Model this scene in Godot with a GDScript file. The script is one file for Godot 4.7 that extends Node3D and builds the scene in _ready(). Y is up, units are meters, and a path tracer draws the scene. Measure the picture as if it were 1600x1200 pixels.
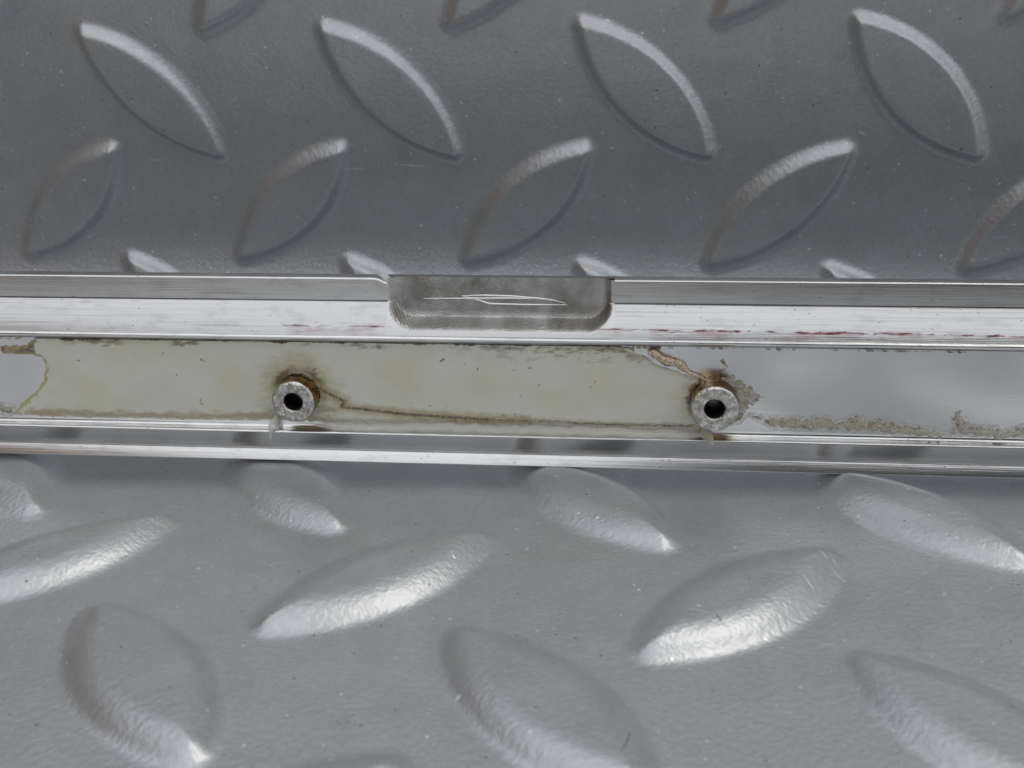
extends Node3D
# A length of extruded aluminium trim lying in the bend of a silver-painted tread plate. Units: metres; lengths below are written in millimetres and scaled by MM.
const MM := 0.001
const BEND_R := 16.0            # inner radius of the bend in the plate
const TURN := 1.749579          # radians the plate turns through (100.24 degrees)
const TANGENT := 19.1506        # from the corner of the two flats to where the bend begins
const ARC := 27.99327           # length of the bend
const UP_WALL := Vector2(0.98406, 0.17783)    # (y, z) direction up the upright flat
const OUT_WALL := Vector2(-0.17783, 0.98406)  # (y, z) direction out of the upright flat
const LUG_LONG := 12.9

var rng := RandomNumberGenerator.new()
var lugs: Array = []            # each: [u, t, axis u, axis t, height, bevel, half width]

# ---------------------------------------------------------------- naming and building
func tag(o: Node, label: String, category := "", group := "", kind := "") -> void:
	if label != "": o.set_meta("label", label)
	if category != "": o.set_meta("category", category)
	if group != "": o.set_meta("group", group)
	if kind != "": o.set_meta("kind", kind)

func put(called: String, mesh: Mesh, mat: Material, parent: Node, label := "") -> MeshInstance3D:
	var m := MeshInstance3D.new()
	m.name = called
	m.mesh = mesh
	m.material_override = mat
	parent.add_child(m, true)
	if label != "": m.set_meta("label", label)
	return m

func mesh_of(v: PackedVector3Array, n: PackedVector3Array, uv: PackedVector2Array, idx: PackedInt32Array, col := PackedColorArray()) -> ArrayMesh:
	var a := []
	a.resize(Mesh.ARRAY_MAX)
	a[Mesh.ARRAY_VERTEX] = v
	if n.size() > 0: a[Mesh.ARRAY_NORMAL] = n
	if uv.size() > 0: a[Mesh.ARRAY_TEX_UV] = uv
	if col.size() > 0: a[Mesh.ARRAY_COLOR] = col
	a[Mesh.ARRAY_INDEX] = idx
	var m := ArrayMesh.new()
	m.add_surface_from_arrays(Mesh.PRIMITIVE_TRIANGLES, a)
	return m

func noise(seed_: int, freq: float, octaves := 3, gain := 0.5) -> FastNoiseLite:
	var f := FastNoiseLite.new()
	f.noise_type = FastNoiseLite.TYPE_SIMPLEX_SMOOTH
	f.seed = seed_
	f.frequency = freq
	f.fractal_type = FastNoiseLite.FRACTAL_FBM
	f.fractal_octaves = octaves
	f.fractal_gain = gain
	return f

func sm(a: float, b: float, x: float) -> float:
	return smoothstep(a, b, x)

# ---------------------------------------------------------------- the tread plate
func path(t: float) -> Vector2:      # (y, z) of the plate's face, t millimetres along it: upright flat < 0, then the bend, then the lying flat
	if t < 0.0: return UP_WALL * (TANGENT - t)
	if t > ARC: return Vector2(0.0, TANGENT + t - ARC)
	var ph := t / BEND_R
	return Vector2(BEND_R, TANGENT) + BEND_R * (-OUT_WALL * cos(ph) - UP_WALL * sin(ph))

func path_normal(t: float) -> Vector2:
	var ph := clampf(t / BEND_R, 0.0, TURN)
	return OUT_WALL * cos(ph) + UP_WALL * sin(ph)

func lug_depth(l: Array, u: float, t: float) -> float:    # how far inside the outline of a lug, negative outside
	var du: float = u - l[0]
	var dt: float = t - l[1]
	if absf(du) > 13.0 or absf(dt) > 13.0: return -9.0
	var a: float = du * l[2] + dt * l[3]
	var b: float = absf(du * l[3] - dt * l[2])
	# the outline is a lens with rounded tips: a smaller lens, grown outwards
	var grow := 1.7
	var c := LUG_LONG - grow
	var w: float = l[6] - grow * 0.92
	var r := (c * c + w * w) / (2.0 * w)
	if absf(a) * (r - w) > c * (b + r - w): return grow - sqrt((absf(a) - c) * (absf(a) - c) + b * b)
	return grow + r - sqrt(a * a + (b + r - w) * (b + r - w))

func add_lug(u: float, t: float, du: float, dt: float, high: float, bevel: float, wide: float) -> void:
	var k := 1.0 / sqrt(du * du + dt * dt)
	lugs.append([u, t, du * k, dt * k, high, bevel, wide])

func flank(x: float) -> float:       # pressed shape: a long foot, steepest just under the shoulder, then flat on top
	if x <= 0.0: return 0.0
	if x >= 1.0: return 1.0
	if x < 0.7: return x * x / 0.7
	var e := x - 0.7
	return 0.7 + 2.0 * (e - e * e / 0.6)

func dome(x: float) -> float:        # rolled shape: a short foot, then rounding over softly to the crest
	if x <= 0.0: return 0.0
	if x >= 1.0: return 1.0
	if x < 0.3: return x * x / 0.3
	var e := x - 0.3
	return 0.3 + 2.0 * (e - e * e / 1.4)

func lay_lugs() -> void:
	for i in range(-2, 5):
		var x := 33.05 * i
		add_lug(-46.9 + x, -18.2, 8.9, 9.3, 1.3, 1.85, 5.0)       # leaning \ on the upright flat
		add_lug(-62.9 + x, -2.5, -9.1, 8.6, 1.3, 1.85, 4.9)       # leaning /
		add_lug(-47.6 + x, 14.4, 8.9, 9.3, 1.1, 2.2, 4.4)
		add_lug(-62.5 + x, 30.0, -9.1, 8.6, 1.1, 2.2, 4.4)
		add_lug(-30.2 + x, -35.0, -9.1, 9.2, 1.15, 2.2, 4.5)
		add_lug(-46.6 + x, -51.5, 8.9, 9.3, 1.3, 1.85, 5.0)
		add_lug(-17.3 + x, 57.6, 9.0, 9.4, 1.62, 3.9, 5.2)        # \ on the lying flat
		add_lug(-35.0 + x, 75.6, -9.0, 9.9, 1.62, 3.9, 5.2)       # /
		add_lug(-17.6 + x, 92.6, 9.4, 9.9, 1.45, 3.0, 5.0)
		add_lug(-35.4 + x, 109.6, -9.0, 9.9, 1.62, 3.9, 5.2)
		add_lug(-18.0 + x, 126.5, 9.4, 9.9, 1.62, 3.9, 5.2)

func steps(lo: float, fine_lo: float, fine_hi: float, hi: float, fine: float, coarse: float) -> PackedFloat32Array:
	var out := PackedFloat32Array()
	var x := lo
	while x < hi:
		out.append(x)
		x += fine if x >= fine_lo and x < fine_hi else coarse
	out.append(hi)
	return out

func plate(mat: Material) -> void:
	lay_lugs()
	var us := steps(-135.0, -80.0, 76.0, 135.0, 0.36, 1.6)
	var ts := steps(-104.0, -36.0, 112.0, 185.0, 0.36, 1.6)
	var nu := us.size()
	var nt := ts.size()
	var h := PackedFloat32Array()
	h.resize(nu * nt)
	var owner_of := PackedInt32Array()
	owner_of.resize(nu * nt)
	owner_of.fill(-1)
	var wav := noise(5, 0.035, 3, 0.45)
	for j in nt:
		for i in nu:
			h[j * nu + i] = 0.035 * wav.get_noise_2d(us[i], ts[j] * 1.15)
	for k in lugs.size():
		var l: Array = lugs[k]
		var i0 := us.bsearch(l[0] - 13.0)
		var i1 := us.bsearch(l[0] + 13.0)
		var j0 := ts.bsearch(l[1] - 13.0)
		var j1 := ts.bsearch(l[1] + 13.0)
		for j in range(j0, mini(j1, nt)):
			for i in range(i0, mini(i1, nu)):
				var rag := 0.02 * wav.get_noise_2d(us[i] * 9.0, ts[j] * 9.0 + 300.0)
				var d := lug_depth(l, us[i], ts[j]) + rag
				if d > -0.9:
					h[j * nu + i] += l[4] * (flank((d + 0.3) / (l[5] + 0.3)) if l[1] < 40.0 else dome((d + 0.9) / (l[5] + 0.9)))
					if d > -0.6: owner_of[j * nu + i] = k
	var vs := PackedVector3Array()
	var ns := PackedVector3Array()
	var uvs := PackedVector2Array()
	vs.resize(nu * nt)
	ns.resize(nu * nt)
	uvs.resize(nu * nt)
	for j in nt:
		var p := path(ts[j])
		var n2 := path_normal(ts[j])
		var tan2 := Vector2(n2.y, -n2.x) * -1.0        # along growing t
		var ja := maxi(j - 1, 0)
		var jb := mini(j + 1, nt - 1)
		for i in nu:
			var at := j * nu + i
			var ia := maxi(i - 1, 0)
			var ib := mini(i + 1, nu - 1)
			var hu := (h[j * nu + ib] - h[j * nu + ia]) / (us[ib] - us[ia])
			var ht := (h[jb * nu + i] - h[ja * nu + i]) / (ts[jb] - ts[ja])
			var q := p + n2 * h[at]
			vs[at] = Vector3(us[i], q.x, q.y) * MM
			ns[at] = (Vector3(0, n2.x, n2.y) - Vector3(hu, 0, 0) - Vector3(0, tan2.x, tan2.y) * ht).normalized()
			uvs[at] = Vector2((us[i] + 90.0) / 180.0, (ts[j] + 60.0) / 180.0)
	var root := Node3D.new()
	root.name = "tread_plate"
	add_child(root)
	tag(root, "silver painted steel tread plate, bent upright behind the aluminium rail", "tread plate", "", "structure")
	var base_idx := PackedInt32Array()
	var lug_idx: Array = []
	for k in lugs.size(): lug_idx.append(PackedInt32Array())
	for j in nt - 1:
		for i in nu - 1:
			var a := j * nu + i
			var o := maxi(maxi(owner_of[a], owner_of[a + 1]), maxi(owner_of[a + nu], owner_of[a + nu + 1]))
			if o < 0:
				base_idx.append_array([a, a + 1, a + nu + 1, a, a + nu + 1, a + nu])
			else:
				lug_idx[o].append_array([a, a + 1, a + nu + 1, a, a + nu + 1, a + nu])
	# the back and the cut edges of the sheet, 3 mm behind its face
	var rim := PackedInt32Array()
	for j in nt: rim.append(j * nu)
	for i in range(1, nu): rim.append((nt - 1) * nu + i)
	for j in range(nt - 2, -1, -1): rim.append(j * nu + nu - 1)
	for i in range(nu - 2, 0, -1): rim.append(i)
	var first := vs.size()
	for r in rim:
		var j := r / nu
		var n2 := path_normal(ts[j])
		vs.append(vs[r]); ns.append(ns[r]); uvs.append(uvs[r])
		vs.append(vs[r] - Vector3(0, n2.x, n2.y) * 3.0 * MM); ns.append(ns[r]); uvs.append(uvs[r])
	for k in rim.size():
		var a := first + 2 * k
		var b := first + 2 * ((k + 1) % rim.size())
		base_idx.append_array([a, b, b + 1, a, b + 1, a + 1])
	var back := vs.size()
	for j in nt:
		var n2 := path_normal(ts[j])
		var p := path(ts[j]) - n2 * 3.0
		for x in [us[0], us[nu - 1]]:
			vs.append(Vector3(x, p.x, p.y) * MM); ns.append(Vector3(0, -n2.x, -n2.y)); uvs.append(Vector2((x + 90.0) / 180.0, (ts[j] + 60.0) / 180.0))
	for j in nt - 1:
		var a := back + 2 * j
		base_idx.append_array([a, a + 2, a + 1, a + 1, a + 2, a + 3])
	put("plate_sheet", mesh_of(vs, ns, uvs, base_idx), mat, root)
	for k in lugs.size():
		var map := {}
		var lv := PackedVector3Array()
		var ln := PackedVector3Array()
		var lu := PackedVector2Array()
		var li := PackedInt32Array()
		for q in lug_idx[k]:
			if not map.has(q):
				map[q] = lv.size()
				lv.append(vs[q]); ln.append(ns[q]); lu.append(uvs[q])
			li.append(map[q])
		if li.size() > 60: put("raised_lug", mesh_of(lv, ln, lu, li), mat, root)

# marks on the plate: light specks, scratches and chafed bristles along the lug shoulders. Images run over u -90..90 and t -60..120.
func plate_material() -> StandardMaterial3D:
	var side := 2048
	var s := side / 180.0
	var hi := noise(11, 0.10, 3, 0.75).get_image(side, side, false, false, false)
	hi.convert(Image.FORMAT_L8)
	var col := noise(21, 0.012, 5, 0.6).get_image(side, side, false, false, false)
	col.convert(Image.FORMAT_L8)
	var hb := hi.get_data()
	var cb := col.get_data()
	for i in cb.size():
		cb[i] = 194 + (cb[i] - 128) / 14 + (hb[i] - 128) / 14
	rng.seed = 77
	var dot := func(x: float, y: float, r: float, c: int, dh: int) -> void:
		var x0 := int(x - r - 1); var x1 := int(x + r + 1)
		var y0 := int(y - r - 1); var y1 := int(y + r + 1)
		for yy in range(maxi(y0, 0), mini(y1 + 1, side)):
			for xx in range(maxi(x0, 0), mini(x1 + 1, side)):
				var d := Vector2(xx - x, yy - y).length()
				if d <= r:
					var w := clampf(r - d + 0.4, 0.0, 1.0)
					var at := yy * side + xx
					cb[at] = int(lerpf(cb[at], c, w))
					hb[at] = clampi(int(hb[at] + dh * w), 0, 255)
	var stroke := func(u: float, t: float, du: float, dt: float, r: float, c: int, dh: int) -> void:
		var n := int(maxf(2.0, Vector2(du, dt).length() * s / maxf(r, 0.5)))
		var ph := rng.randf() * 6.0
		for k in n + 1:
			var f := float(k) / n
			dot.call((u + du * f + 90.0) * s + sin(ph + f * 5.0) * 0.6, (t + dt * f + 60.0) * s + cos(ph + f * 4.0) * 0.6, r * (0.5 + 0.5 * sin(PI * f)) , c, dh)
	for k in 7600:                                     # dust, denser on the upright flat
		var t := rng.randf_range(-45.0, 112.0)
		if t > 30.0 and rng.randf() < 0.35: continue
		var big := pow(rng.randf(), 7.0)
		dot.call(rng.randf() * side, (t + 60.0) * s, 0.65 + 1.6 * big, rng.randi_range(215, 255), 95)
	for k in 520:                                      # dark pits
		dot.call(rng.randf() * side, rng.randf() * side, 0.6 + 0.9 * rng.randf(), rng.randi_range(95, 130), -40)
	for k in 230:                                      # fine scratches
		var a := rng.randf_range(-0.9, 0.5)
		var ln := rng.randf_range(0.6, 3.6)
		stroke.call(rng.randf_range(-88, 88), rng.randf_range(-45, 110), cos(a) * ln, sin(a) * ln, 0.75, rng.randi_range(186, 225), rng.randi_range(-55, 45))
	for l in lugs:                                     # chafed paint where things have slid over the lug shoulders
		for k in 70:
			var a := rng.randf_range(-0.8, 0.8) * LUG_LONG
			var w: float = l[6]
			var r := (LUG_LONG * LUG_LONG + w * w) / (2.0 * w)
			var edge := sqrt(r * r - a * a) - (r - w)
			var b: float = (edge - l[5] * rng.randf_range(0.2, 0.9)) * (1.0 if rng.randf() < 0.7 else -1.0)
			var u: float = l[0] + a * l[2] + b * l[3]
			var t: float = l[1] + a * l[3] - b * l[2]
			var an := rng.randf_range(-0.6, 0.4)
			var ln := rng.randf_range(0.1, 0.9)
			stroke.call(u, t, cos(an) * ln, sin(an) * ln, rng.randf_range(0.7, 1.3), rng.randi_range(205, 255), rng.randi_range(-40, 120))
	# marks that can be found again in the photograph
	for m in [[-32.2, -23.5, 0.9, 0.3, 1.2], [45.6, -12.8, 0.9, 0.6, 1.5], [-21.5, -7.6, 2.6, 0.1, 0.9], [-15.0, -8.2, 5.5, 0.3, 0.9], [-5.0, -16.9, 0.4, 0.3, 1.3], [-49.8, -8.9, 2.2, 0.2, 0.9], [17.9, -2.0, 0.5, 0.1, 1.3],
			[33.0, 72.5, 2.6, 0.4, 0.8], [26.0, 79.5, 2.5, 0.6, 0.8], [38.2, 67.2, 0.7, 1.4, 1.2], [39.4, 67.8, 0.5, 1.2, 1.1], [36.4, 72.4, 0.9, 1.8, 1.0], [39.2, 69.6, 1.2, 1.5, 0.9], [4.0, 71.6, 0.5, 0.9, 1.5]]:
		stroke.call(m[0], m[1], m[2], m[3], m[4], 236, 80)
	for m in [[22.4, 95.6, -0.5, 3.0, 0.6], [28.6, 80.0, 0.4, 0.9, 0.8]]:
		stroke.call(m[0], m[1], m[2], m[3], m[4], 110, -80)
	for k in 26: dot.call((1.0 + rng.randfn() * 0.7 + 90.0) * s, (96.1 + rng.randfn() * 0.4 + 60.0) * s, 0.8, rng.randi_range(140, 165), 0)
	dot.call((8.2 + 90.0) * s, (-16.8 + 60.0) * s, 4.2, 214, 110)       # a blob of paint
	dot.call((8.0 + 90.0) * s, (-17.0 + 60.0) * s, 2.0, 238, 60)
	var height := Image.create_from_data(side, side, false, Image.FORMAT_L8, hb)   # grain, pits and chips
	var tint := Image.create_from_data(side, side, false, Image.FORMAT_L8, cb)
	tint.convert(Image.FORMAT_RGB8)
	var m := StandardMaterial3D.new()
	m.albedo_color = Color(0.972, 0.988, 1.0)
	m.albedo_texture = ImageTexture.create_from_image(tint)
	m.metallic = 0.78
	m.roughness = 0.43
	m.heightmap_enabled = true
	m.heightmap_texture = ImageTexture.create_from_image(height)
	m.heightmap_scale = 0.005
	return m

# ---------------------------------------------------------------- the rail
func metal(rough: float, tone := 0.9, bump: Texture2D = null, depth := 0.0) -> StandardMaterial3D:
	var m := StandardMaterial3D.new()
	m.albedo_color = Color(tone, tone * 0.995, tone * 0.985)
	m.metallic = 1.0
	m.roughness = rough
	if bump:
		m.heightmap_enabled = true
		m.heightmap_texture = bump
		m.heightmap_scale = depth
	return m

# draws a profile of (y, z) points along x; corners softer than 40 degrees shade smoothly
func extrude(pts: Array, xs: Array, worn_end := false) -> ArrayMesh:
	var v := PackedVector3Array(); var n := PackedVector3Array(); var uv := PackedVector2Array(); var idx := PackedInt32Array()
	var face: Array = []
	for k in pts.size() - 1:
		var d: Vector2 = pts[k + 1] - pts[k]
		face.append(Vector2(d.y, -d.x).normalized())      # out of the metal for a profile that runs downwards at the front
	var run := 0.0
	for k in pts.size() - 1:
		var na: Vector2 = face[k]
		var nb: Vector2 = face[k]
		if k > 0 and face[k - 1].dot(na) > 0.77: na = (face[k - 1] + na).normalized()
		if k < face.size() - 1 and face[k + 1].dot(nb) > 0.77: nb = (face[k + 1] + nb).normalized()
		var step: float = (pts[k + 1] - pts[k]).length()
		for x in xs:
			v.append(Vector3(x, pts[k].x, pts[k].y) * MM); n.append(Vector3(0, na.x, na.y)); uv.append(Vector2((x + 120.0) / 240.0, run / 32.0))
			v.append(Vector3(x, pts[k + 1].x, pts[k + 1].y) * MM); n.append(Vector3(0, nb.x, nb.y)); uv.append(Vector2((x + 120.0) / 240.0, (run + step) / 32.0))
		var b := v.size() - 2 * xs.size()
		if worn_end:                                  # the corner of the lip is rounded off where the cutter came through
			for i in range(b, v.size()):
				var f := sm(-15.2, -13.5, v[i].x / MM)
				if v[i].y > 20.5 * MM: v[i].y -= f * f * 0.5 * MM
		for i in xs.size() - 1:
			var a := b + 2 * i
			idx.append_array([a, a + 2, a + 3, a, a + 3, a + 1])
		run += step
	return mesh_of(v, n, uv, idx)

# a thin layer on a face: f(x, y) gives [height, colour] or null where there is none
func layer(x0: float, x1: float, y0: float, y1: float, step: float, f: Callable, at: Vector3, ey: Vector3, en: Vector3) -> ArrayMesh:
	var nx := int((x1 - x0) / step) + 1
	var ny := int((y1 - y0) / step) + 1
	var hs := PackedFloat32Array(); var cs := PackedColorArray()
	hs.resize(nx * ny); cs.resize(nx * ny)
	for j in ny:
		for i in nx:
			var r = f.call(x0 + i * step, y0 + j * step)
			if r == null: hs[j * nx + i] = -1.0
			else:
				hs[j * nx + i] = r[0]
				cs[j * nx + i] = r[1]
	var id := PackedInt32Array()
	id.resize(nx * ny)
	id.fill(-1)
	var v := PackedVector3Array(); var n := PackedVector3Array(); var c := PackedColorArray(); var idx := PackedInt32Array()
	for j in ny - 1:
		for i in nx - 1:
			var q := [j * nx + i, j * nx + i + 1, (j + 1) * nx + i + 1, (j + 1) * nx + i]
			var have := 0
			for k in q: if hs[k] >= 0.0: have += 1
			if have < 3: continue
			var corner: Array = []
			for k in q:
				if hs[k] < 0.0: continue
				if id[k] < 0:
					id[k] = v.size()
					var ki: int = k % nx
					var kj: int = k / nx
					var l: float = hs[k - 1] if ki > 0 and hs[k - 1] >= 0 else 0.0
					var r: float = hs[k + 1] if ki < nx - 1 and hs[k + 1] >= 0 else 0.0
					var d: float = hs[k - nx] if kj > 0 and hs[k - nx] >= 0 else 0.0
					var t: float = hs[k + nx] if kj < ny - 1 and hs[k + nx] >= 0 else 0.0
					v.append((at + Vector3(1, 0, 0) * (x0 + ki * step) + ey * (y0 + kj * step) + en * hs[k]) * MM)
					n.append((en - Vector3(1, 0, 0) * ((r - l) / (2.0 * step)) - ey * ((t - d) / (2.0 * step))).normalized())
					c.append(cs[k])
				corner.append(id[k])
			idx.append_array([corner[0], corner[2], corner[1]])
			if corner.size() == 4: idx.append_array([corner[0], corner[3], corner[2]])
	return mesh_of(v, n, PackedVector2Array(), idx, c)

func poly_depth(p: PackedVector2Array, at: Vector2) -> float:
	var best := 1e9
	for k in p.size():
		var q := Geometry2D.get_closest_point_to_segment(at, p[k], p[(k + 1) % p.size()])
		best = minf(best, q.distance_to(at))
	return best if Geometry2D.is_point_in_polygon(at, p) else -best

func line_depth(p: PackedVector2Array, at: Vector2) -> float:
	var best := 1e9
	for k in p.size() - 1:
		best = minf(best, Geometry2D.get_closest_point_to_segment(at, p[k], p[k + 1]).distance_to(at))
	return best

func lathe(pts: Array, seg: int, bend = null) -> ArrayMesh:         # (radius, z) round the z axis
	var st := SurfaceTool.new()
	st.begin(Mesh.PRIMITIVE_TRIANGLES)
	for k in pts.size() - 1:
		st.set_smooth_group(1)
		for i in seg:
			var a0 := TAU * i / seg
			var a1 := TAU * (i + 1) / seg
			var q := [Vector3(cos(a0) * pts[k].x, sin(a0) * pts[k].x, pts[k].y), Vector3(cos(a1) * pts[k].x, sin(a1) * pts[k].x, pts[k].y),
				Vector3(cos(a1) * pts[k + 1].x, sin(a1) * pts[k + 1].x, pts[k + 1].y), Vector3(cos(a0) * pts[k + 1].x, sin(a0) * pts[k + 1].x, pts[k + 1].y)]
			for t in [[0, 1, 2], [0, 2, 3]]:
				if q[t[0]].is_equal_approx(q[t[1]]) or q[t[1]].is_equal_approx(q[t[2]]) or q[t[0]].is_equal_approx(q[t[2]]): continue
				for c in t: st.add_vertex((bend.call(q[c]) if bend != null else q[c]) * MM)
	st.generate_normals()
	return st.commit()

# a bent tube through points, its section an ellipse; r0..r1 radii
func tube(p: Array, rad: Array, seg := 8) -> ArrayMesh:
	var v := PackedVector3Array(); var idx := PackedInt32Array(); var n := PackedVector3Array()
	for k in p.size():
		var dir: Vector3 = (p[mini(k + 1, p.size() - 1)] - p[maxi(k - 1, 0)]).normalized()
		var side := dir.cross(Vector3(0, 0, 1)).normalized()
		var top := side.cross(dir).normalized()
		for i in seg:
			var a := TAU * i / seg
			var o: Vector3 = side * cos(a) * rad[k].x + top * sin(a) * rad[k].y
			v.append((p[k] + o) * MM)
			n.append((side * cos(a) * rad[k].y + top * sin(a) * rad[k].x).normalized())
	for k in p.size() - 1:
		for i in seg:
			var a := k * seg + i
			var b := k * seg + (i + 1) % seg
			idx.append_array([a, b, b + seg, a, b + seg, a + seg])
	return mesh_of(v, n, PackedVector2Array(), idx)

func arc(c: Vector2, r: float, from: float, to: float, n: int) -> Array:     # degrees; 0 points to +z, 90 to +y; gives (y, z)
	var out: Array = []
	for k in n + 1:
		var a := deg_to_rad(lerpf(from, to, float(k) / n))
		out.append(c + Vector2(sin(a), cos(a)) * r)
	return out

const SHOULDER_TOP := Vector2(18.75, -1.55)
const SHOULDER_LOW := Vector2(15.76, 0.50)
const POCKET := [-13.5, 10.85, 16.35]      # left, right, bottom

func shoulder_z(y: float) -> float:
	var f := clampf((SHOULDER_TOP.x - y) / (SHOULDER_TOP.x - SHOULDER_LOW.x), 0.0, 1.0)
	return lerpf(SHOULDER_TOP.y, SHOULDER_LOW.y, 1.35 * f - 0.35 * f * f)

func pocket_depth(x: float, y: float) -> float:     # inside the milled outline, corners rounded below
	var r := 2.9
	var cx := clampf(x, POCKET[0] + r, POCKET[1] - r)
	var cy := maxf(y, POCKET[2] + r)
	var d := r - Vector2(x - cx, y - cy).length()
	if x > POCKET[0] + r and x < POCKET[1] - r and y > POCKET[2] + r: d = minf(minf(x - POCKET[0], POCKET[1] - x), y - POCKET[2])
	return d

func rail() -> void:
	var root := Node3D.new()
	root.name = "aluminium_rail"
	add_child(root)
	tag(root, "polished extruded aluminium trim rail with two standoffs and yellowed adhesive film", "trim rail")
	root.transform = Transform3D(Basis(Vector3.UP, deg_to_rad(3.305)) * Basis(Vector3(0, 0, 1), -0.0078) * Basis.from_scale(Vector3.ONE * 0.98087), Vector3(7.166, 1.069, 44.179) * MM)
	# drawing lines of the extrusion die
	var lines := noise(31, 0.22, 4, 0.7).get_image(96, 1024, false, false, false)
	var brush := ImageTexture.create_from_image(lines)
	var oxide := noise(32, 0.03, 5, 0.6).get_image(1536, 512, false, false, false)
	oxide.convert(Image.FORMAT_L8)
	var ob := oxide.get_data()
	var lb := noise(33, 0.16, 4, 0.7).get_image(48, 512, false, false, false)
	lb.resize(1536, 512, Image.INTERPOLATE_CUBIC)
	lb.convert(Image.FORMAT_L8)
	var sb := lb.get_data()
	for k in ob.size(): ob[k] = clampi(242 - maxi(0, int(ob[k]) - 132) / 4 - maxi(0, int(sb[k]) - 136) / 3, 150, 255)
	rng.seed = 303
	for k in 1100:                                      # pin-head pits and specks of dirt
		var at := rng.randi() % ob.size()
		ob[at] = rng.randi_range(60, 150)
	var tarnish := ImageTexture.create_from_image(Image.create_from_data(1536, 512, false, Image.FORMAT_L8, ob))
	var bright := metal(0.21, 0.95, brush, 0.0014)
	var satin := metal(0.26, 0.92, brush, 0.0016)
	bright.albedo_texture = tarnish
	satin.albedo_texture = tarnish
	var ends := [-118.0, 118.0]
	var left := [-118.0, POCKET[0]]
	var right := [POCKET[1], 118.0]
	var lip: Array = [Vector2(21.5, -3.2), Vector2(21.5, -1.97)] + arc(Vector2(21.28, -1.97), 0.22, 75, 0, 4) + [Vector2(19.02, -1.75), Vector2(18.86, -1.92)]
	var sh: Array = [Vector2(18.86, -1.92), Vector2(18.88, -1.72), Vector2(18.84, -1.62), SHOULDER_TOP, Vector2(17.25, -0.56), SHOULDER_LOW]
	sh.resize(3)
	for k in 9:
		var f := k / 8.0
		sh.append(Vector2(lerpf(SHOULDER_TOP.x, SHOULDER_LOW.x, f), lerpf(SHOULDER_TOP.y, SHOULDER_LOW.y, 1.35 * f - 0.35 * f * f)))
	var edge: Array = [SHOULDER_LOW] + arc(Vector2(15.46, 0.56), 0.27, 72, -70, 9) + [Vector2(15.12, 0.34), Vector2(15.06, -0.22), Vector2(14.88, -0.24), Vector2(14.80, 0.0)]
	var web: Array = [Vector2(14.80, 0.0), Vector2(10.0, 0.0), Vector2(5.05, 0.0)]
	var ledge: Array = arc(Vector2(5.05, 0.42), 0.42, 180, 270, 5) + [Vector2(4.62, 1.0)] + arc(Vector2(4.45, 1.02), 0.2, 80, 0, 4)
	var skirt: Array = [Vector2(4.45, 1.22), Vector2(3.2, 0.50), Vector2(1.76, -0.35)]
	var foot: Array = [Vector2(1.76, -0.35), Vector2(1.75, -0.24)] + arc(Vector2(1.68, -0.26), 0.07, 80, 25, 3) + arc(Vector2(0.66, 0.22), 0.09, 25, -70, 6)
	var back: Array = [foot[foot.size() - 1], Vector2(0.57, 0.2), Vector2(0.51, -1.5), Vector2(14.5, -1.5), Vector2(16.0, -3.2), Vector2(21.5, -3.2)]
	put("top_lip", extrude(lip, [-118.0, -15.2, -14.7, -14.3, -13.9, POCKET[0]], true), satin, root)
	put("top_lip", extrude(lip, right), satin, root)
	var dull := metal(0.23, 0.83, brush, 0.0018)
	dull.albedo_texture = tarnish
	put("shoulder", extrude(sh, left), dull, root, "bright sloping shoulder left of the milled pocket")
	put("shoulder", extrude(sh, right), dull, root, "bright sloping shoulder right of the milled pocket")
	put("shoulder_edge", extrude(edge, ends), bright, root)
	put("web", extrude(web, ends), metal(0.21, 0.96, brush, 0.0008), root)
	put("ledge", extrude(ledge, ends), bright, root)
	put("skirt", extrude(skirt, ends), metal(0.2, 0.78, brush, 0.0014), root)
	put("foot_flange", extrude(foot, ends), bright, root)
	put("rear_face", extrude(back, ends), satin, root)
	milled_pocket(root)
	for p in [Vector2(-23.65, 8.80), Vector2(21.5, 8.92)]:
		var so := standoff_mesh(17 if p.x < 0 else 29)
		var s := put("standoff", so[0], so[1], root, "left standoff, its barrel browned by old glue" if p.x < 0 else "right standoff with grey residue packed round it")
		s.position = Vector3(p.x, p.y, 0.0) * MM
		s.rotation.z = 0.4 if p.x < 0 else 2.3
		if p.x < 0: s.scale = Vector3(0.95, 0.95, 1.0)
		put("rim", so[2], so[3], s)
		put("threaded_bore", so[4], so[5], s)
	glue(root)
	red_marks(root)

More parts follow.
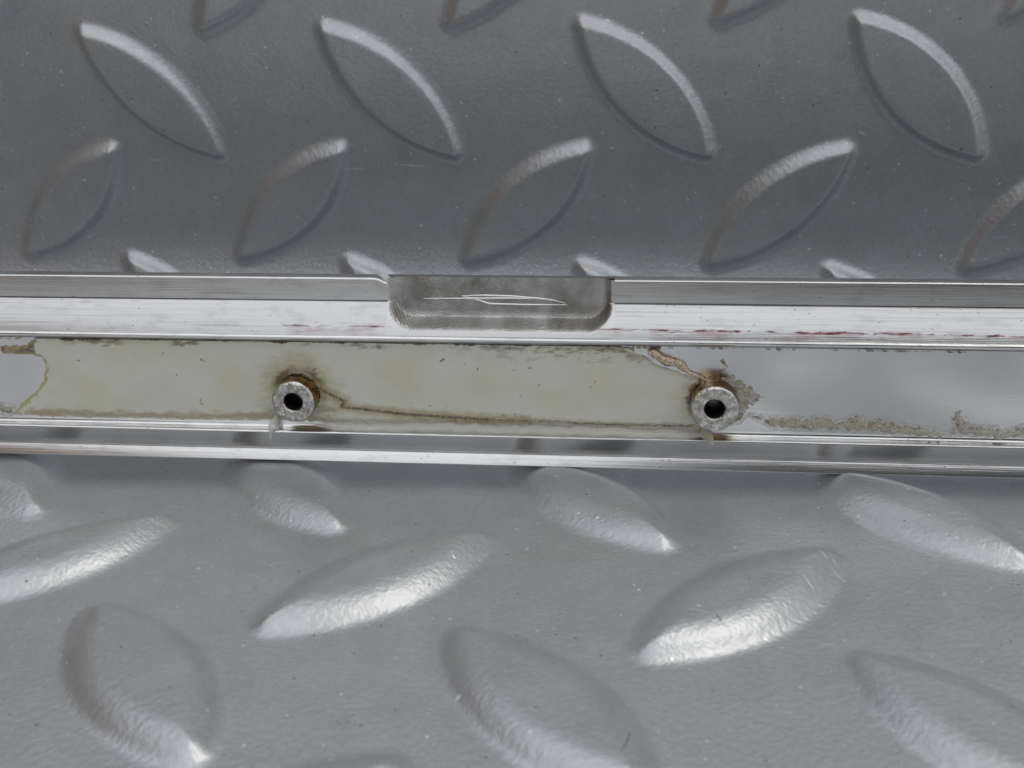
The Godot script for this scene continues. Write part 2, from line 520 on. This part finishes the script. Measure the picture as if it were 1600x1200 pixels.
func milled_pocket(root: Node3D) -> void:
	# a flat-bottomed cut with a cove where the floor of the cut meets its sides
	var x0: float = POCKET[0]
	var x1: float = POCKET[1]
	var st := 0.07
	var nx := int(round((x1 - x0) / st)) + 1
	var ys := PackedFloat32Array()
	var y := 15.76
	while y < 21.5: ys.append(y); y += 0.07
	ys.append(21.5)
	var ny := ys.size()
	var v := PackedVector3Array(); var n := PackedVector3Array(); var uv := PackedVector2Array()
	var fi := PackedInt32Array(); var si := PackedInt32Array()
	var zs := PackedFloat32Array()
	var inside := PackedByteArray()
	for j in ny:
		for i in nx:
			var x := x0 + (x1 - x0) * i / (nx - 1)
			var yy := ys[j]
			var solid := -1.75 if yy > 18.86 else shoulder_z(yy)
			var d := pocket_depth(x, yy)
			var z := solid
			if d > 0.0:
				var rf := 1.5
				var cut := -2.35
				if d < rf: cut += rf - sqrt(rf * rf - (rf - d) * (rf - d))
				z = lerpf(solid, minf(solid, cut), sm(-0.02, 0.85, d))
			zs.append(z)
			inside.append(1 if d > 0.0 and z < solid else 0)
	for j in ny:
		for i in nx:
			var a := j * nx + i
			var dx := (zs[a + (1 if i < nx - 1 else 0)] - zs[a - (1 if i > 0 else 0)]) / (st * ((1 if i < nx - 1 else 0) + (1 if i > 0 else 0)))
			var jb := mini(j + 1, ny - 1)
			var ja := maxi(j - 1, 0)
			var dy := (zs[jb * nx + i] - zs[ja * nx + i]) / (ys[jb] - ys[ja])
			var x := x0 + (x1 - x0) * i / (nx - 1)
			v.append(Vector3(x, ys[j], zs[a]) * MM)
			n.append(Vector3(-dx, -dy, 1).normalized())
			uv.append(Vector2((x - x0) / 26.0, (21.8 - ys[j]) / 26.0))
	for j in ny - 1:
		for i in nx - 1:
			var a := j * nx + i
			var q := [a, a + nx + 1, a + 1, a, a + nx, a + nx + 1]
			if inside[a] + inside[a + 1] + inside[a + nx] + inside[a + nx + 1] >= 2: fi.append_array(q)
			else: si.append_array(q)
	# cutter swirls
	var img := Image.create_empty(1024, 1024, false, Image.FORMAT_L8)
	var wob := noise(41, 0.02, 2)
	var gr := noise(42, 0.25, 3, 0.6)
	for py in range(0, 230):
		for px in 1024:
			var ox := px
			var rr := Vector2(ox - 210.0, (py - 60.0)).length()
			var r2 := Vector2(ox - 660.0, (py + 60.0)).length()
			var t := 0.5 + 0.15 * sin(rr * 0.85 + wob.get_noise_2d(px, py) * 3.0) * smoothstep(520.0, 100.0, rr) + 0.15 * sin(r2 * 0.75) * smoothstep(60.0, 420.0, r2) * smoothstep(250.0, 420.0, ox) + 0.45 * gr.get_noise_2d(px * 0.35, py * 0.9)
			img.set_pixel(px, py, Color(t, t, t))
	var mm := metal(0.34, 0.79, ImageTexture.create_from_image(img), 0.007)
	mm.albedo_texture = smudges()
	put("shoulder", mesh_of(v, n, uv, si), metal(0.23, 0.80), root, "narrow bright strip below the milled pocket")
	var pk := put("milled_pocket", mesh_of(v, n, uv, fi), mm, root, "dull machined recess with swirl marks and an engraved arrow-like scratch")
	# top and rear of the metal left behind the cut
	put("top_lip", extrude([Vector2(21.5, -3.2), Vector2(21.5, -2.35)], [x0, x1]), mm, root)
	# the end of the upright lip beside the cut, both sides
	for x in [x0, x1]:
		var sv := PackedVector3Array(); var sn := PackedVector3Array(); var sidx := PackedInt32Array()
		var prof := [Vector2(21.5, -1.97), Vector2(21.42, -1.80), Vector2(21.28, -1.75), Vector2(19.02, -1.75), Vector2(18.86, -1.92), SHOULDER_TOP, Vector2(17.25, shoulder_z(17.25)), SHOULDER_LOW]
		for q in prof:
			sv.append(Vector3(x, q.x, q.y) * MM); sv.append(Vector3(x, q.x, -2.38) * MM)
			var o := Vector3(1.0 if x < 0 else -1.0, 0, 0)
			sn.append(o); sn.append(o)
		for k in prof.size() - 1: sidx.append_array([2 * k, 2 * k + 1, 2 * k + 3, 2 * k, 2 * k + 3, 2 * k + 2])
		if x > 0: put("lip_end", mesh_of(sv, sn, PackedVector2Array(), sidx), mm, pk)
	var cut := metal(0.16, 0.97)
	for s in [[Vector2(-9.7, 18.87), Vector2(-4.0, 18.95), Vector2(-0.1, 19.02), Vector2(2.2, 18.98)], [Vector2(-5.5, 19.22), Vector2(-3.0, 19.30), Vector2(-0.1, 19.24), Vector2(2.4, 19.05), Vector2(4.3, 18.85), Vector2(5.6, 18.52)],
			[Vector2(-5.5, 19.22), Vector2(-3.9, 18.80), Vector2(-2.5, 18.36), Vector2(1.0, 18.30), Vector2(5.8, 18.33)]]:
		var pts: Array = []; var rad: Array = []
		for k in s.size():
			pts.append(Vector3(s[k].x, s[k].y + 0.2, -2.34))
			rad.append(Vector2(0.10, 0.06) * (0.35 if k == 0 or k == s.size() - 1 else 1.0))
		put("engraved_line", tube(pts, rad), cut, pk)

func bumps(seed_: int, freq: float, strength: float) -> ImageTexture:
	var img := noise(seed_, freq, 4, 0.65).get_seamless_image(256, 256)
	img.bump_map_to_normal_map(strength)
	return ImageTexture.create_from_image(img)

func smudges() -> NoiseTexture2D:
	var t := NoiseTexture2D.new()
	t.noise = noise(45, 0.008, 5, 0.65)
	var ramp := Gradient.new()
	ramp.set_color(0, Color(0.74, 0.73, 0.71)); ramp.set_color(1, Color(1, 1, 1))
	ramp.set_offset(0, 0.1); ramp.set_offset(1, 0.85)
	t.color_ramp = ramp
	return t

func standoff_mesh(seed_: int) -> Array:      # browned barrel, scuffed rim, dark threaded bore
	var f := noise(seed_, 0.9, 3, 0.6)
	var ragged := func(q: Vector3) -> Vector3:
		var k := f.get_noise_3d(q.x * 1.2, q.y * 1.2, q.z * 1.5)
		return Vector3(q.x * (1.0 + 0.028 * k), q.y * (1.0 + 0.028 * k), q.z + 0.07 * f.get_noise_3d(q.x * 0.8, q.y * 0.8, 9.0) * (1.0 if q.z > 2.0 else 0.0))
	var barrel: Array = [Vector2(2.52, 0.0), Vector2(2.5, 0.9), Vector2(2.5, 1.8), Vector2(2.49, 2.66)]
	var rim: Array = [Vector2(2.49, 2.66), Vector2(2.47, 2.78), Vector2(2.41, 2.89), Vector2(2.28, 2.97), Vector2(2.12, 2.99), Vector2(1.9, 2.95), Vector2(1.68, 2.97), Vector2(1.45, 2.94), Vector2(1.28, 2.95), Vector2(1.16, 2.9), Vector2(1.08, 2.76)]
	var bore: Array = [Vector2(1.08, 2.76)]
	for k in 9:
		bore.append(Vector2(0.93, 2.56 - 0.4 * k)); bore.append(Vector2(1.07, 2.36 - 0.4 * k))
	bore.append(Vector2(0.9, -1.4)); bore.append(Vector2(0.0, -1.4))
	var a := metal(0.30, 0.66)
	a.albedo_color = Color(0.72, 0.62, 0.40)
	a.uv1_triplanar = true
	a.uv1_scale = Vector3(90, 90, 90)
	a.normal_enabled = true
	a.normal_texture = bumps(52, 0.03, 1.5)
	var grime := NoiseTexture2D.new()
	grime.noise = noise(seed_ + 5, 0.02, 4, 0.6)
	grime.seamless = true
	var ramp := Gradient.new()
	ramp.set_color(0, Color(0.45, 0.33, 0.18)); ramp.set_color(1, Color(1, 1, 1))
	ramp.set_offset(0, 0.25); ramp.set_offset(1, 0.75)
	grime.color_ramp = ramp
	a.albedo_texture = grime
	var b := metal(0.30, 0.93)
	var worn := NoiseTexture2D.new()
	worn.noise = noise(seed_ + 9, 0.012, 5, 0.6)
	worn.seamless = true
	var ramp2 := Gradient.new()
	ramp2.set_color(0, Color(0.66, 0.63, 0.59)); ramp2.set_color(1, Color(1, 1, 1))
	ramp2.set_offset(0, 0.1); ramp2.set_offset(1, 0.8)
	worn.color_ramp = ramp2
	b.albedo_texture = worn
	b.uv1_triplanar = true
	b.uv1_scale = Vector3(170, 170, 170)
	b.normal_enabled = true
	b.normal_texture = bumps(51 + seed_, 0.04, 6.0)
	var c := metal(0.5, 0.30)
	return [lathe(barrel, 56, ragged), a, lathe(rim, 56, ragged), b, lathe(bore, 56, ragged), c]

func glue(root: Node3D) -> void:
	var edge_n := noise(61, 0.5, 4, 0.55)
	var soft := noise(62, 0.09, 3, 0.5)
	var grain := noise(63, 1.4, 3, 0.6)
	var a_pin := Vector2(-23.65, 8.80)
	var b_pin := Vector2(21.5, 8.92)
	var out := PackedVector2Array([Vector2(-52.9, 15.2), Vector2(-20, 15.2), Vector2(11.2, 15.2), Vector2(12.5, 14.3), Vector2(14.3, 13.72), Vector2(15.7, 12.73), Vector2(18.7, 11.7), Vector2(20.6, 11.0), Vector2(22.6, 11.6), Vector2(24.0, 10.6), Vector2(23.9, 9.0), Vector2(22.0, 9.0), Vector2(20.6, 7.2), Vector2(20.6, 5.55), Vector2(-29.0, 5.3), Vector2(-51.5, 5.2), Vector2(-57.9, 5.4), Vector2(-56.1, 6.98), Vector2(-54.2, 8.43), Vector2(-53.1, 9.85), Vector2(-52.7, 11.4), Vector2(-52.9, 12.4), Vector2(-54.0, 12.7), Vector2(-57.6, 12.8), Vector2(-57.6, 13.9), Vector2(-54.4, 13.9)])
	var dirt := PackedVector2Array([Vector2(-21.4, 9.6), Vector2(-20.2, 8.7), Vector2(-18.6, 7.9), Vector2(-19.1, 7.25), Vector2(-15.0, 6.85), Vector2(-11.8, 6.5), Vector2(-7.6, 6.3), Vector2(-1.5, 6.05), Vector2(3.4, 6.10), Vector2(7.6, 5.85), Vector2(12.8, 5.68), Vector2(19.2, 5.75)])
	var tan_ := PackedVector2Array([Vector2(-55.0, 5.75), Vector2(-46.0, 5.65), Vector2(-36.0, 5.6), Vector2(-27.0, 6.0), Vector2(-20.0, 7.0)])
	var film_c := Color(0.70, 0.70, 0.59)
	var tan_c := Color(0.36, 0.29, 0.16)
	var dark_c := Color(0.085, 0.062, 0.030)
	var film := func(x: float, y: float):
		var p := Vector2(x, y)
		var d := poly_depth(out, p) + edge_n.get_noise_2d(x * 1.6, y * 1.6) * 0.22
		if d < 0.0: return null
		var ra := p.distance_to(a_pin)
		var rb := p.distance_to(b_pin)
		if ra < 2.3 or rb < 2.3: return null
		var w := soft.get_noise_2d(x, y * 1.5)
		var g := grain.get_noise_2d(x * 0.35, y)
		var h := 0.20 * sm(0.0, 0.6, d) + 0.05 * soft.get_noise_2d(x * 2.2, y * 2.2) + 0.010 * grain.get_noise_2d(x * 0.5, y)
		h += 0.55 * pow(clampf(1.0 - (ra - 2.3) / 1.1, 0.0, 1.0), 2.0) + 0.4 * pow(clampf(1.0 - (rb - 2.3) / 0.9, 0.0, 1.0), 2.0)
		var c := film_c.lerp(Color(0.66, 0.64, 0.42), clampf(0.25 + w * 1.0 + 0.25 * grain.get_noise_2d(x * 0.12, y * 0.9), 0.0, 1.0) * 0.75)
		# yellower where the glue was thick round the posts
		c = c.lerp(Color(0.46, 0.39, 0.19), 0.55 * sm(5.4, 2.7, ra + g * 1.2 + 1.5 * w) + 0.5 * sm(4.2, 2.8, rb + g * 0.8))
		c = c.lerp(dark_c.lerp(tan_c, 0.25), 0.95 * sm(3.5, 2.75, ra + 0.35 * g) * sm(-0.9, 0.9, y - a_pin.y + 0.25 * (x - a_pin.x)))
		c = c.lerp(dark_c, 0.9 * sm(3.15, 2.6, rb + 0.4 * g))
		var dt := line_depth(tan_, p)
		c = c.lerp(tan_c.lerp(film_c, 0.2), 0.95 * sm(0.85, 0.1, dt + 0.5 * g))
		var dd := line_depth(dirt, p)
		c = c.lerp(Color(0.40, 0.34, 0.18), 0.8 * sm(1.0, 0.2, dd + 0.35 * g + (0.4 if x > 2 else 0.0)))
		c = c.lerp(dark_c, sm(0.34, 0.08, dd + 0.40 * absf(grain.get_noise_2d(x * 1.3, y * 1.6 + 40.0)) + (0.10 if x > -2.0 else 0.0)))
		# smeared grime along the top right and specks
		var top := sm(2.6, 0.2, 14.7 - y) * sm(-12.0, 4.0, x)
		c = c.lerp(Color(0.25, 0.22, 0.13), 0.75 * top * sm(0.05, 0.35, g + 0.4 * edge_n.get_noise_2d(x * 0.5, y * 2.0)))
		c = c.lerp(dark_c, 0.9 * sm(0.56, 0.62, grain.get_noise_2d(x * 0.5 + 90.0, y * 0.5)) * sm(0.1, 0.3, edge_n.get_noise_2d(x * 0.2, y * 0.2)))
		c = c.lerp(dark_c.lerp(tan_c, 0.4), 0.85 * sm(0.3, 0.05, absf(y - 14.45) + 0.5 * g) * sm(0.0, 0.35, edge_n.get_noise_2d(x * 0.3 + 7.0, 0.0)))
		if x < -53.4 and y > 12.2: c = Color(0.30, 0.26, 0.17) * (1.0 + 0.8 * g)      # crust at the broken end
		if x < -51.6 and d < 0.45 + 0.5 * g: c = c.lerp(Color(0.42, 0.33, 0.16), 0.7)
		c.a = clampf(0.34 + 0.55 * w + 0.18 * grain.get_noise_2d(x * 0.15 + 30.0, y * 1.1) - 0.25 * sm(0.6, 0.0, d) + 0.35 * sm(0.25, 0.0, c.g), 0.22, 1.0)
		return [maxf(h, 0.012), c]
	var fm := StandardMaterial3D.new()
	fm.vertex_color_use_as_albedo = true
	fm.transparency = BaseMaterial3D.TRANSPARENCY_ALPHA
	fm.roughness = 0.22
	fm.metallic_specular = 0.5
	fm.clearcoat_enabled = true
	fm.clearcoat = 0.7
	fm.clearcoat_roughness = 0.12
	put("adhesive_film", layer(-58.6, 24.6, 5.0, 14.86, 0.15, film, Vector3.ZERO, Vector3(0, 1, 0), Vector3(0, 0, 1)), fm, root, "yellowed translucent adhesive film, torn at both ends")
	# dry grey residue left where the film came away
	var crust := PackedVector2Array([Vector2(25.4, 7.2), Vector2(27.3, 6.75), Vector2(28.8, 6.95), Vector2(31.1, 6.8), Vector2(33.5, 7.15), Vector2(34.6, 6.4), Vector2(36.8, 7.4), Vector2(37.9, 6.45), Vector2(39.1, 7.0), Vector2(40.4, 6.5), Vector2(44.7, 5.86), Vector2(46.2, 5.3), Vector2(46.8, 6.2), Vector2(46.5, 8.1), Vector2(47.3, 8.2), Vector2(48.1, 6.3), Vector2(50.9, 6.3), Vector2(51.4, 5.6), Vector2(54.5, 6.8), Vector2(60.0, 6.4), Vector2(60.0, 5.4), Vector2(53.9, 5.5), Vector2(51.4, 4.95), Vector2(48.0, 5.6), Vector2(44.8, 5.05), Vector2(38.0, 5.7), Vector2(28.3, 5.75)])
	var star := PackedVector2Array([Vector2(22.0, 11.3), Vector2(23.5, 11.8), Vector2(24.9, 10.7), Vector2(26.9, 9.2), Vector2(25.6, 8.2), Vector2(24.4, 6.4), Vector2(23.2, 6.2), Vector2(23.8, 9.0)])
	var blob := PackedVector2Array([Vector2(22.0, 13.3), Vector2(22.6, 13.5), Vector2(22.7, 12.9), Vector2(22.9, 12.4), Vector2(22.3, 11.9), Vector2(22.1, 12.3), Vector2(22.4, 12.7)])
	var corner := PackedVector2Array([Vector2(-60.0, 6.75), Vector2(-58.4, 6.6), Vector2(-57.3, 6.35), Vector2(-57.9, 5.5), Vector2(-60.0, 5.5)])
	for s in [[crust, "residue", 25.0, 60.0, 4.7, 8.6], [star, "residue", 21.5, 27.4, 5.8, 12.2], [blob, "residue", 21.4, 23.4, 11.5, 13.9], [corner, "residue", -60.0, -56.8, 5.0, 7.2]]:
		var dry := func(x: float, y: float):
			var p := Vector2(x, y)
			var g := grain.get_noise_2d(x, y)
			var e := edge_n.get_noise_2d(x * 2.0, y * 2.0)
			var d := poly_depth(s[0], p) + 0.35 * e
			if p.distance_to(b_pin) < 2.5: return null
			if d < 0.0 or d + 0.5 * g < 0.05:
				if d < -0.45 + 0.5 * e or y > 7.5: return null
				return [0.01, Color(0.62, 0.60, 0.54, clampf(0.30 + 0.5 * e, 0.05, 0.5))]
			var h := 0.10 * sm(0.0, 0.25, d) + 0.12 * maxf(g, -0.5) * sm(0.0, 0.4, d) + 0.05
			var c := Color(0.55, 0.51, 0.42).lerp(Color(0.20, 0.17, 0.12), clampf(0.05 + 1.4 * g + 0.5 * sm(0.3, 0.0, d), 0.0, 0.9))
			c.a = clampf(0.62 + 0.9 * g + 0.3 * sm(0.0, 0.3, d), 0.35, 1.0)
			if s[1] == "residue" and y < 6.0 and x > 25.0: c = c.lerp(Color(0.55, 0.54, 0.48), 0.5)
			return [maxf(h, 0.01), c]
		var dm := StandardMaterial3D.new()
		dm.vertex_color_use_as_albedo = true
		dm.transparency = BaseMaterial3D.TRANSPARENCY_ALPHA
		dm.roughness = 0.85
		put(s[1], layer(s[2], s[3], s[4], s[5], 0.1, dry, Vector3.ZERO, Vector3(0, 1, 0), Vector3(0, 0, 1)), dm, root)
	# a thread of dark dirt caught under the shoulder edge
	var groove := func(x: float, y: float):
		var k := edge_n.get_noise_2d(x * 0.25, 3.0) + 0.6 * grain.get_noise_2d(x * 0.8, y) - (14.78 - y) * 2.4 + (0.2 if x > 10.0 else 0.05)
		if k < 0.0: return null
		return [0.02 + 0.05 * k, Color(0.12, 0.075, 0.055, clampf(0.35 + 1.5 * k, 0.0, 0.95))]
	var gm := StandardMaterial3D.new()
	gm.vertex_color_use_as_albedo = true
	gm.transparency = BaseMaterial3D.TRANSPARENCY_ALPHA
	gm.roughness = 0.8
	put("groove_dirt", layer(-60.0, 62.0, 14.3, 14.82, 0.08, groove, Vector3(0, 0, 0.22), Vector3(0, 1, 0), Vector3(0, 0, 1)), gm, root)
	# film that has rolled forward over the ledge
	var roll := StandardMaterial3D.new()
	roll.albedo_color = Color(0.86, 0.85, 0.79, 0.5)
	roll.transparency = BaseMaterial3D.TRANSPARENCY_ALPHA
	roll.roughness = 0.22
	var pts: Array = []; var rad: Array = []
	for k in 61:
		var f := k / 60.0
		var x := lerpf(-22.6, 21.9, f)
		var e := edge_n.get_noise_1d(x * 0.9)
		pts.append(Vector3(x, 5.12 + 0.22 * e - 0.12 * f, 0.75 + 0.15 * edge_n.get_noise_1d(x * 1.7 + 50.0)))
		var end := clampf(minf(f, 1.0 - f) * 14.0, 0.12, 1.0)
		rad.append(Vector2(0.46 + 0.16 * e + 0.16 * sin(f * PI), 0.66 + 0.12 * e) * end)
	put("film_roll", tube(pts, rad, 14), roll, root, "whitish rolled edge of the film hanging over the ledge")
	put("film_drip", tube([Vector3(-26.5, 6.1, 0.12), Vector3(-26.6, 5.5, 0.55), Vector3(-26.75, 5.1, 1.15), Vector3(-26.95, 4.4, 1.42), Vector3(-27.1, 3.55, 1.38)], [Vector2(0.15, 0.05), Vector2(0.55, 0.14), Vector2(0.48, 0.16), Vector2(0.26, 0.14), Vector2(0.06, 0.06)], 10), roll, root)
	put("film_drip", tube([Vector3(20.4, 5.5, 0.5), Vector3(21.2, 5.0, 1.3), Vector3(21.5, 4.5, 1.42), Vector3(21.55, 4.05, 1.36)], [Vector2(0.8, 0.15), Vector2(0.5, 0.16), Vector2(0.25, 0.1), Vector2(0.05, 0.05)], 10), roll, root)
	# the curled flap at the torn right end
	var curl := StandardMaterial3D.new()
	curl.albedo_color = Color(0.86, 0.81, 0.71)
	curl.roughness = 0.55
	curl.uv1_triplanar = true
	curl.uv1_scale = Vector3(220, 220, 220)
	curl.albedo_texture = NoiseTexture2D.new()
	curl.albedo_texture.noise = noise(72, 0.03, 5, 0.7)
	curl.albedo_texture.seamless = true
	var ramp := Gradient.new()
	ramp.set_color(0, Color(0.55, 0.46, 0.32)); ramp.set_color(1, Color(1, 1, 1))
	ramp.set_offset(0, 0.30); ramp.set_offset(1, 0.55)
	curl.albedo_texture.color_ramp = ramp
	var cp: Array = []; var cr: Array = []
	for k in 25:
		var f := k / 24.0
		cp.append(Vector3(lerpf(14.4, 20.6, f), 14.2 - 2.0 * f - 1.1 * f * f + 0.16 * sin(f * 15.0), 0.45 + 0.12 * sin(f * 9.0)))
		var wd := 0.10 + 0.44 * sm(0.0, 0.12, f) * sm(0.75, 0.55, f) * (0.8 + 0.2 * sin(f * 23.0))
		cr.append(Vector2(wd, wd * 0.62 + 0.04))
	put("curled_flap", tube(cp, cr, 12), curl, root, "crumpled grey-brown flap curled off the torn film")
	put("curled_flap", tube([Vector3(11.6, 14.5, 0.25), Vector3(12.4, 14.45, 0.5), Vector3(12.9, 14.2, 0.55), Vector3(13.1, 13.95, 0.45)], [Vector2(0.05, 0.06), Vector2(0.14, 0.12), Vector2(0.14, 0.12), Vector2(0.04, 0.04)], 8), curl, root)
	put("curled_flap", tube([Vector3(14.0, 13.6, 0.25), Vector3(13.6, 13.3, 0.5), Vector3(13.35, 13.0, 0.4)], [Vector2(0.12, 0.08), Vector2(0.09, 0.08), Vector2(0.03, 0.03)], 8), curl, root)

func red_marks(root: Node3D) -> void:
	# smears of dark red wax along the foot of the shoulder
	var dir := Vector3(0, SHOULDER_TOP.x - SHOULDER_LOW.x, SHOULDER_TOP.y - SHOULDER_LOW.y).normalized()
	var out := Vector3(0, -dir.z, dir.y)   # the smears lie a hair proud of the hollow shoulder
	var n1 := noise(81, 0.16, 3, 0.6)
	var n2 := noise(82, 0.9, 3, 0.6)
	var wax := StandardMaterial3D.new()
	wax.vertex_color_use_as_albedo = true
	wax.transparency = BaseMaterial3D.TRANSPARENCY_ALPHA
	wax.roughness = 0.6
	for r in [[-25.5, -12.0], [7.5, 66.0]]:
		var f := func(x: float, y: float):
			var fade := sm(r[0], r[0] + 2.5, x) * sm(r[1], r[1] - 2.5, x)
			var mid := 0.95 + 0.10 * n1.get_noise_1d(x * 0.7) - (0.004 * (x - 20.0) if x > 20.0 else 0.0)
			var band := 1.0 - absf(y - mid) / (0.10 + 0.22 * maxf(0.0, n1.get_noise_1d(x * 2.3 + 40.0) + 0.25))
			var k := band + 0.9 * n2.get_noise_2d(x * 0.5, y * 3.0) - 0.25
			var pink := sm(0.9, 0.2, absf(y - 0.55)) * clampf(0.45 + 1.2 * n1.get_noise_1d(x + 9.0), 0.0, 1.0)
			var a := maxf(0.8 * sm(0.0, 0.5, k), 0.22 * pink) * fade * clampf(0.62 + 1.6 * n2.get_noise_2d(x * 0.25 + 60.0, y), 0.0, 1.0)
			if a < 0.02: return null
			var c := Color(0.20, 0.02, 0.035).lerp(Color(0.45, 0.10, 0.15), 1.0 - sm(0.0, 0.5, k))
			c.a = a
			return [0.03 + 0.62 * (y / 3.62) * (1.0 - y / 3.62), c]
		put("red_smear", layer(r[0], r[1], 0.02, 1.7, 0.08, f, Vector3(0, SHOULDER_LOW.x, SHOULDER_LOW.y), dir, out), wax, root)

# what the shiny paint mirrors: the ground the plate lies on and a brown board fence along its left side
func surroundings() -> void:
	var ground := PlaneMesh.new()
	ground.size = Vector2(14.0, 14.0)
	var gm := StandardMaterial3D.new()
	gm.albedo_color = Color(0.46, 0.43, 0.40)
	gm.roughness = 0.95
	var g := put("ground", ground, gm, self)
	g.position.y = -0.006
	tag(g, "grey-brown ground under the tread plate", "ground", "", "structure")
	var fence := Node3D.new()
	fence.name = "board_fence"
	add_child(fence)
	fence.position = Vector3(-1.7, -0.006, 0.3)
	tag(fence, "brown board fence along the left side, mirrored in the paint", "fence")
	var board := BoxMesh.new()
	board.size = Vector3(0.025, 1.8, 0.142)
	rng.seed = 9
	var tones: Array = []
	for k in 4:
		var w := StandardMaterial3D.new()
		w.albedo_color = Color(0.53, 0.41, 0.31).lerp(Color(0.46, 0.36, 0.27), k / 3.0)
		w.roughness = 0.8
		tones.append(w)
	for k in 50:
		var b := put("board", board, tones[rng.randi() % 4], fence)
		b.position = Vector3(rng.randf_range(-0.003, 0.003), 0.91, -3.0 + 0.15 * k)
	var rail_box := BoxMesh.new()
	rail_box.size = Vector3(0.05, 0.09, 7.5)
	for y in [0.4, 1.45]:
		put("cross_rail", rail_box, tones[0], fence).position = Vector3(-0.045, y, 0.7)

# an added dark case, out of view, standing in for the camera holder's dark reflection
func added_case() -> void:
	var root := Node3D.new()
	root.name = "added_case"
	add_child(root)
	root.position = Vector3(0.31, -0.006, 0.50)
	root.rotation.y = -0.12
	tag(root, "unseen black case added in front on the right to darken the reflections in the rail", "tool case")
	var black := StandardMaterial3D.new()
	black.albedo_color = Color(0.16, 0.16, 0.165)
	black.roughness = 0.6
	var grey := metal(0.35, 0.6)
	for part in [["case_body", Vector3(0.50, 0.19, 0.15), Vector3(0, 0.097, 0)], ["lid", Vector3(0.51, 0.07, 0.16), Vector3(0, 0.229, 0)]]:
		var b := BoxMesh.new()
		b.size = part[1]
		put(part[0], b, black, root).position = part[2]
	put("handle", tube([Vector3(-70, 263, 0), Vector3(-62, 290, 0), Vector3(-40, 300, 0), Vector3(40, 300, 0), Vector3(62, 290, 0), Vector3(70, 263, 0)], [Vector2(9, 9), Vector2(9, 9), Vector2(9, 9), Vector2(9, 9), Vector2(9, 9), Vector2(9, 9)], 10), black, root)
	for x in [-0.16, 0.16]:
		var l := BoxMesh.new()
		l.size = Vector3(0.04, 0.06, 0.012)
		put("latch", l, grey, root).position = Vector3(x, 0.195, -0.083)

func _ready() -> void:
	# camera
	var cam := Camera3D.new()
	cam.name = "camera"
	add_child(cam)
	cam.transform = Transform3D(Basis(Vector3(0.98768, -0.02686, -0.15417), Vector3(-0.03152, 0.93081, -0.36413), Vector3(0.15329, 0.36450, 0.91850)).orthonormalized(), Vector3(26.019, 55.870, 156.949) * MM)
	cam.fov = 36.713
	cam.near = 0.005
	cam.far = 50.0
	cam.current = true
	var lens := CameraAttributesPhysical.new()
	lens.frustum_focal_length = 36.166
	lens.exposure_aperture = 48.0
	lens.frustum_focus_distance = 0.124
	lens.frustum_near = 0.005
	lens.frustum_far = 50.0
	cam.attributes = lens
	# sky, sun and exposure
	var sky_m := ProceduralSkyMaterial.new()
	sky_m.sky_top_color = Color(0.96, 0.975, 1.0)
	sky_m.sky_horizon_color = Color(0.745, 0.75, 0.76)
	sky_m.sky_curve = 0.3
	sky_m.sky_energy_multiplier = 1.0
	sky_m.ground_bottom_color = Color(0.36, 0.32, 0.28)
	sky_m.ground_horizon_color = Color(0.42, 0.38, 0.34)
	sky_m.sun_angle_max = 40.0
	var sky := Sky.new()
	sky.sky_material = sky_m
	var env := Environment.new()
	env.background_mode = Environment.BG_SKY
	env.sky = sky
	env.tonemap_mode = Environment.TONE_MAPPER_LINEAR
	env.tonemap_exposure = 1.16
	env.sdfgi_enabled = true
	env.ssao_enabled = true
	env.ssil_enabled = true
	var we := WorldEnvironment.new()
	we.name = "environment"
	we.environment = env
	add_child(we)
	var sun := DirectionalLight3D.new()
	sun.name = "sun"
	add_child(sun)
	var to_sun := Vector3(0.36, 0.91, -0.20).normalized()
	sun.transform = Transform3D(Basis.looking_at(-to_sun, Vector3.RIGHT), Vector3(0, 0.3, 0))
	sun.light_energy = 0.20
	sun.light_color = Color(1.0, 0.98, 0.95)
	sun.light_angular_distance = 24.0
	sun.shadow_enabled = true
	surroundings()
	added_case()
	plate(plate_material())
	rail()
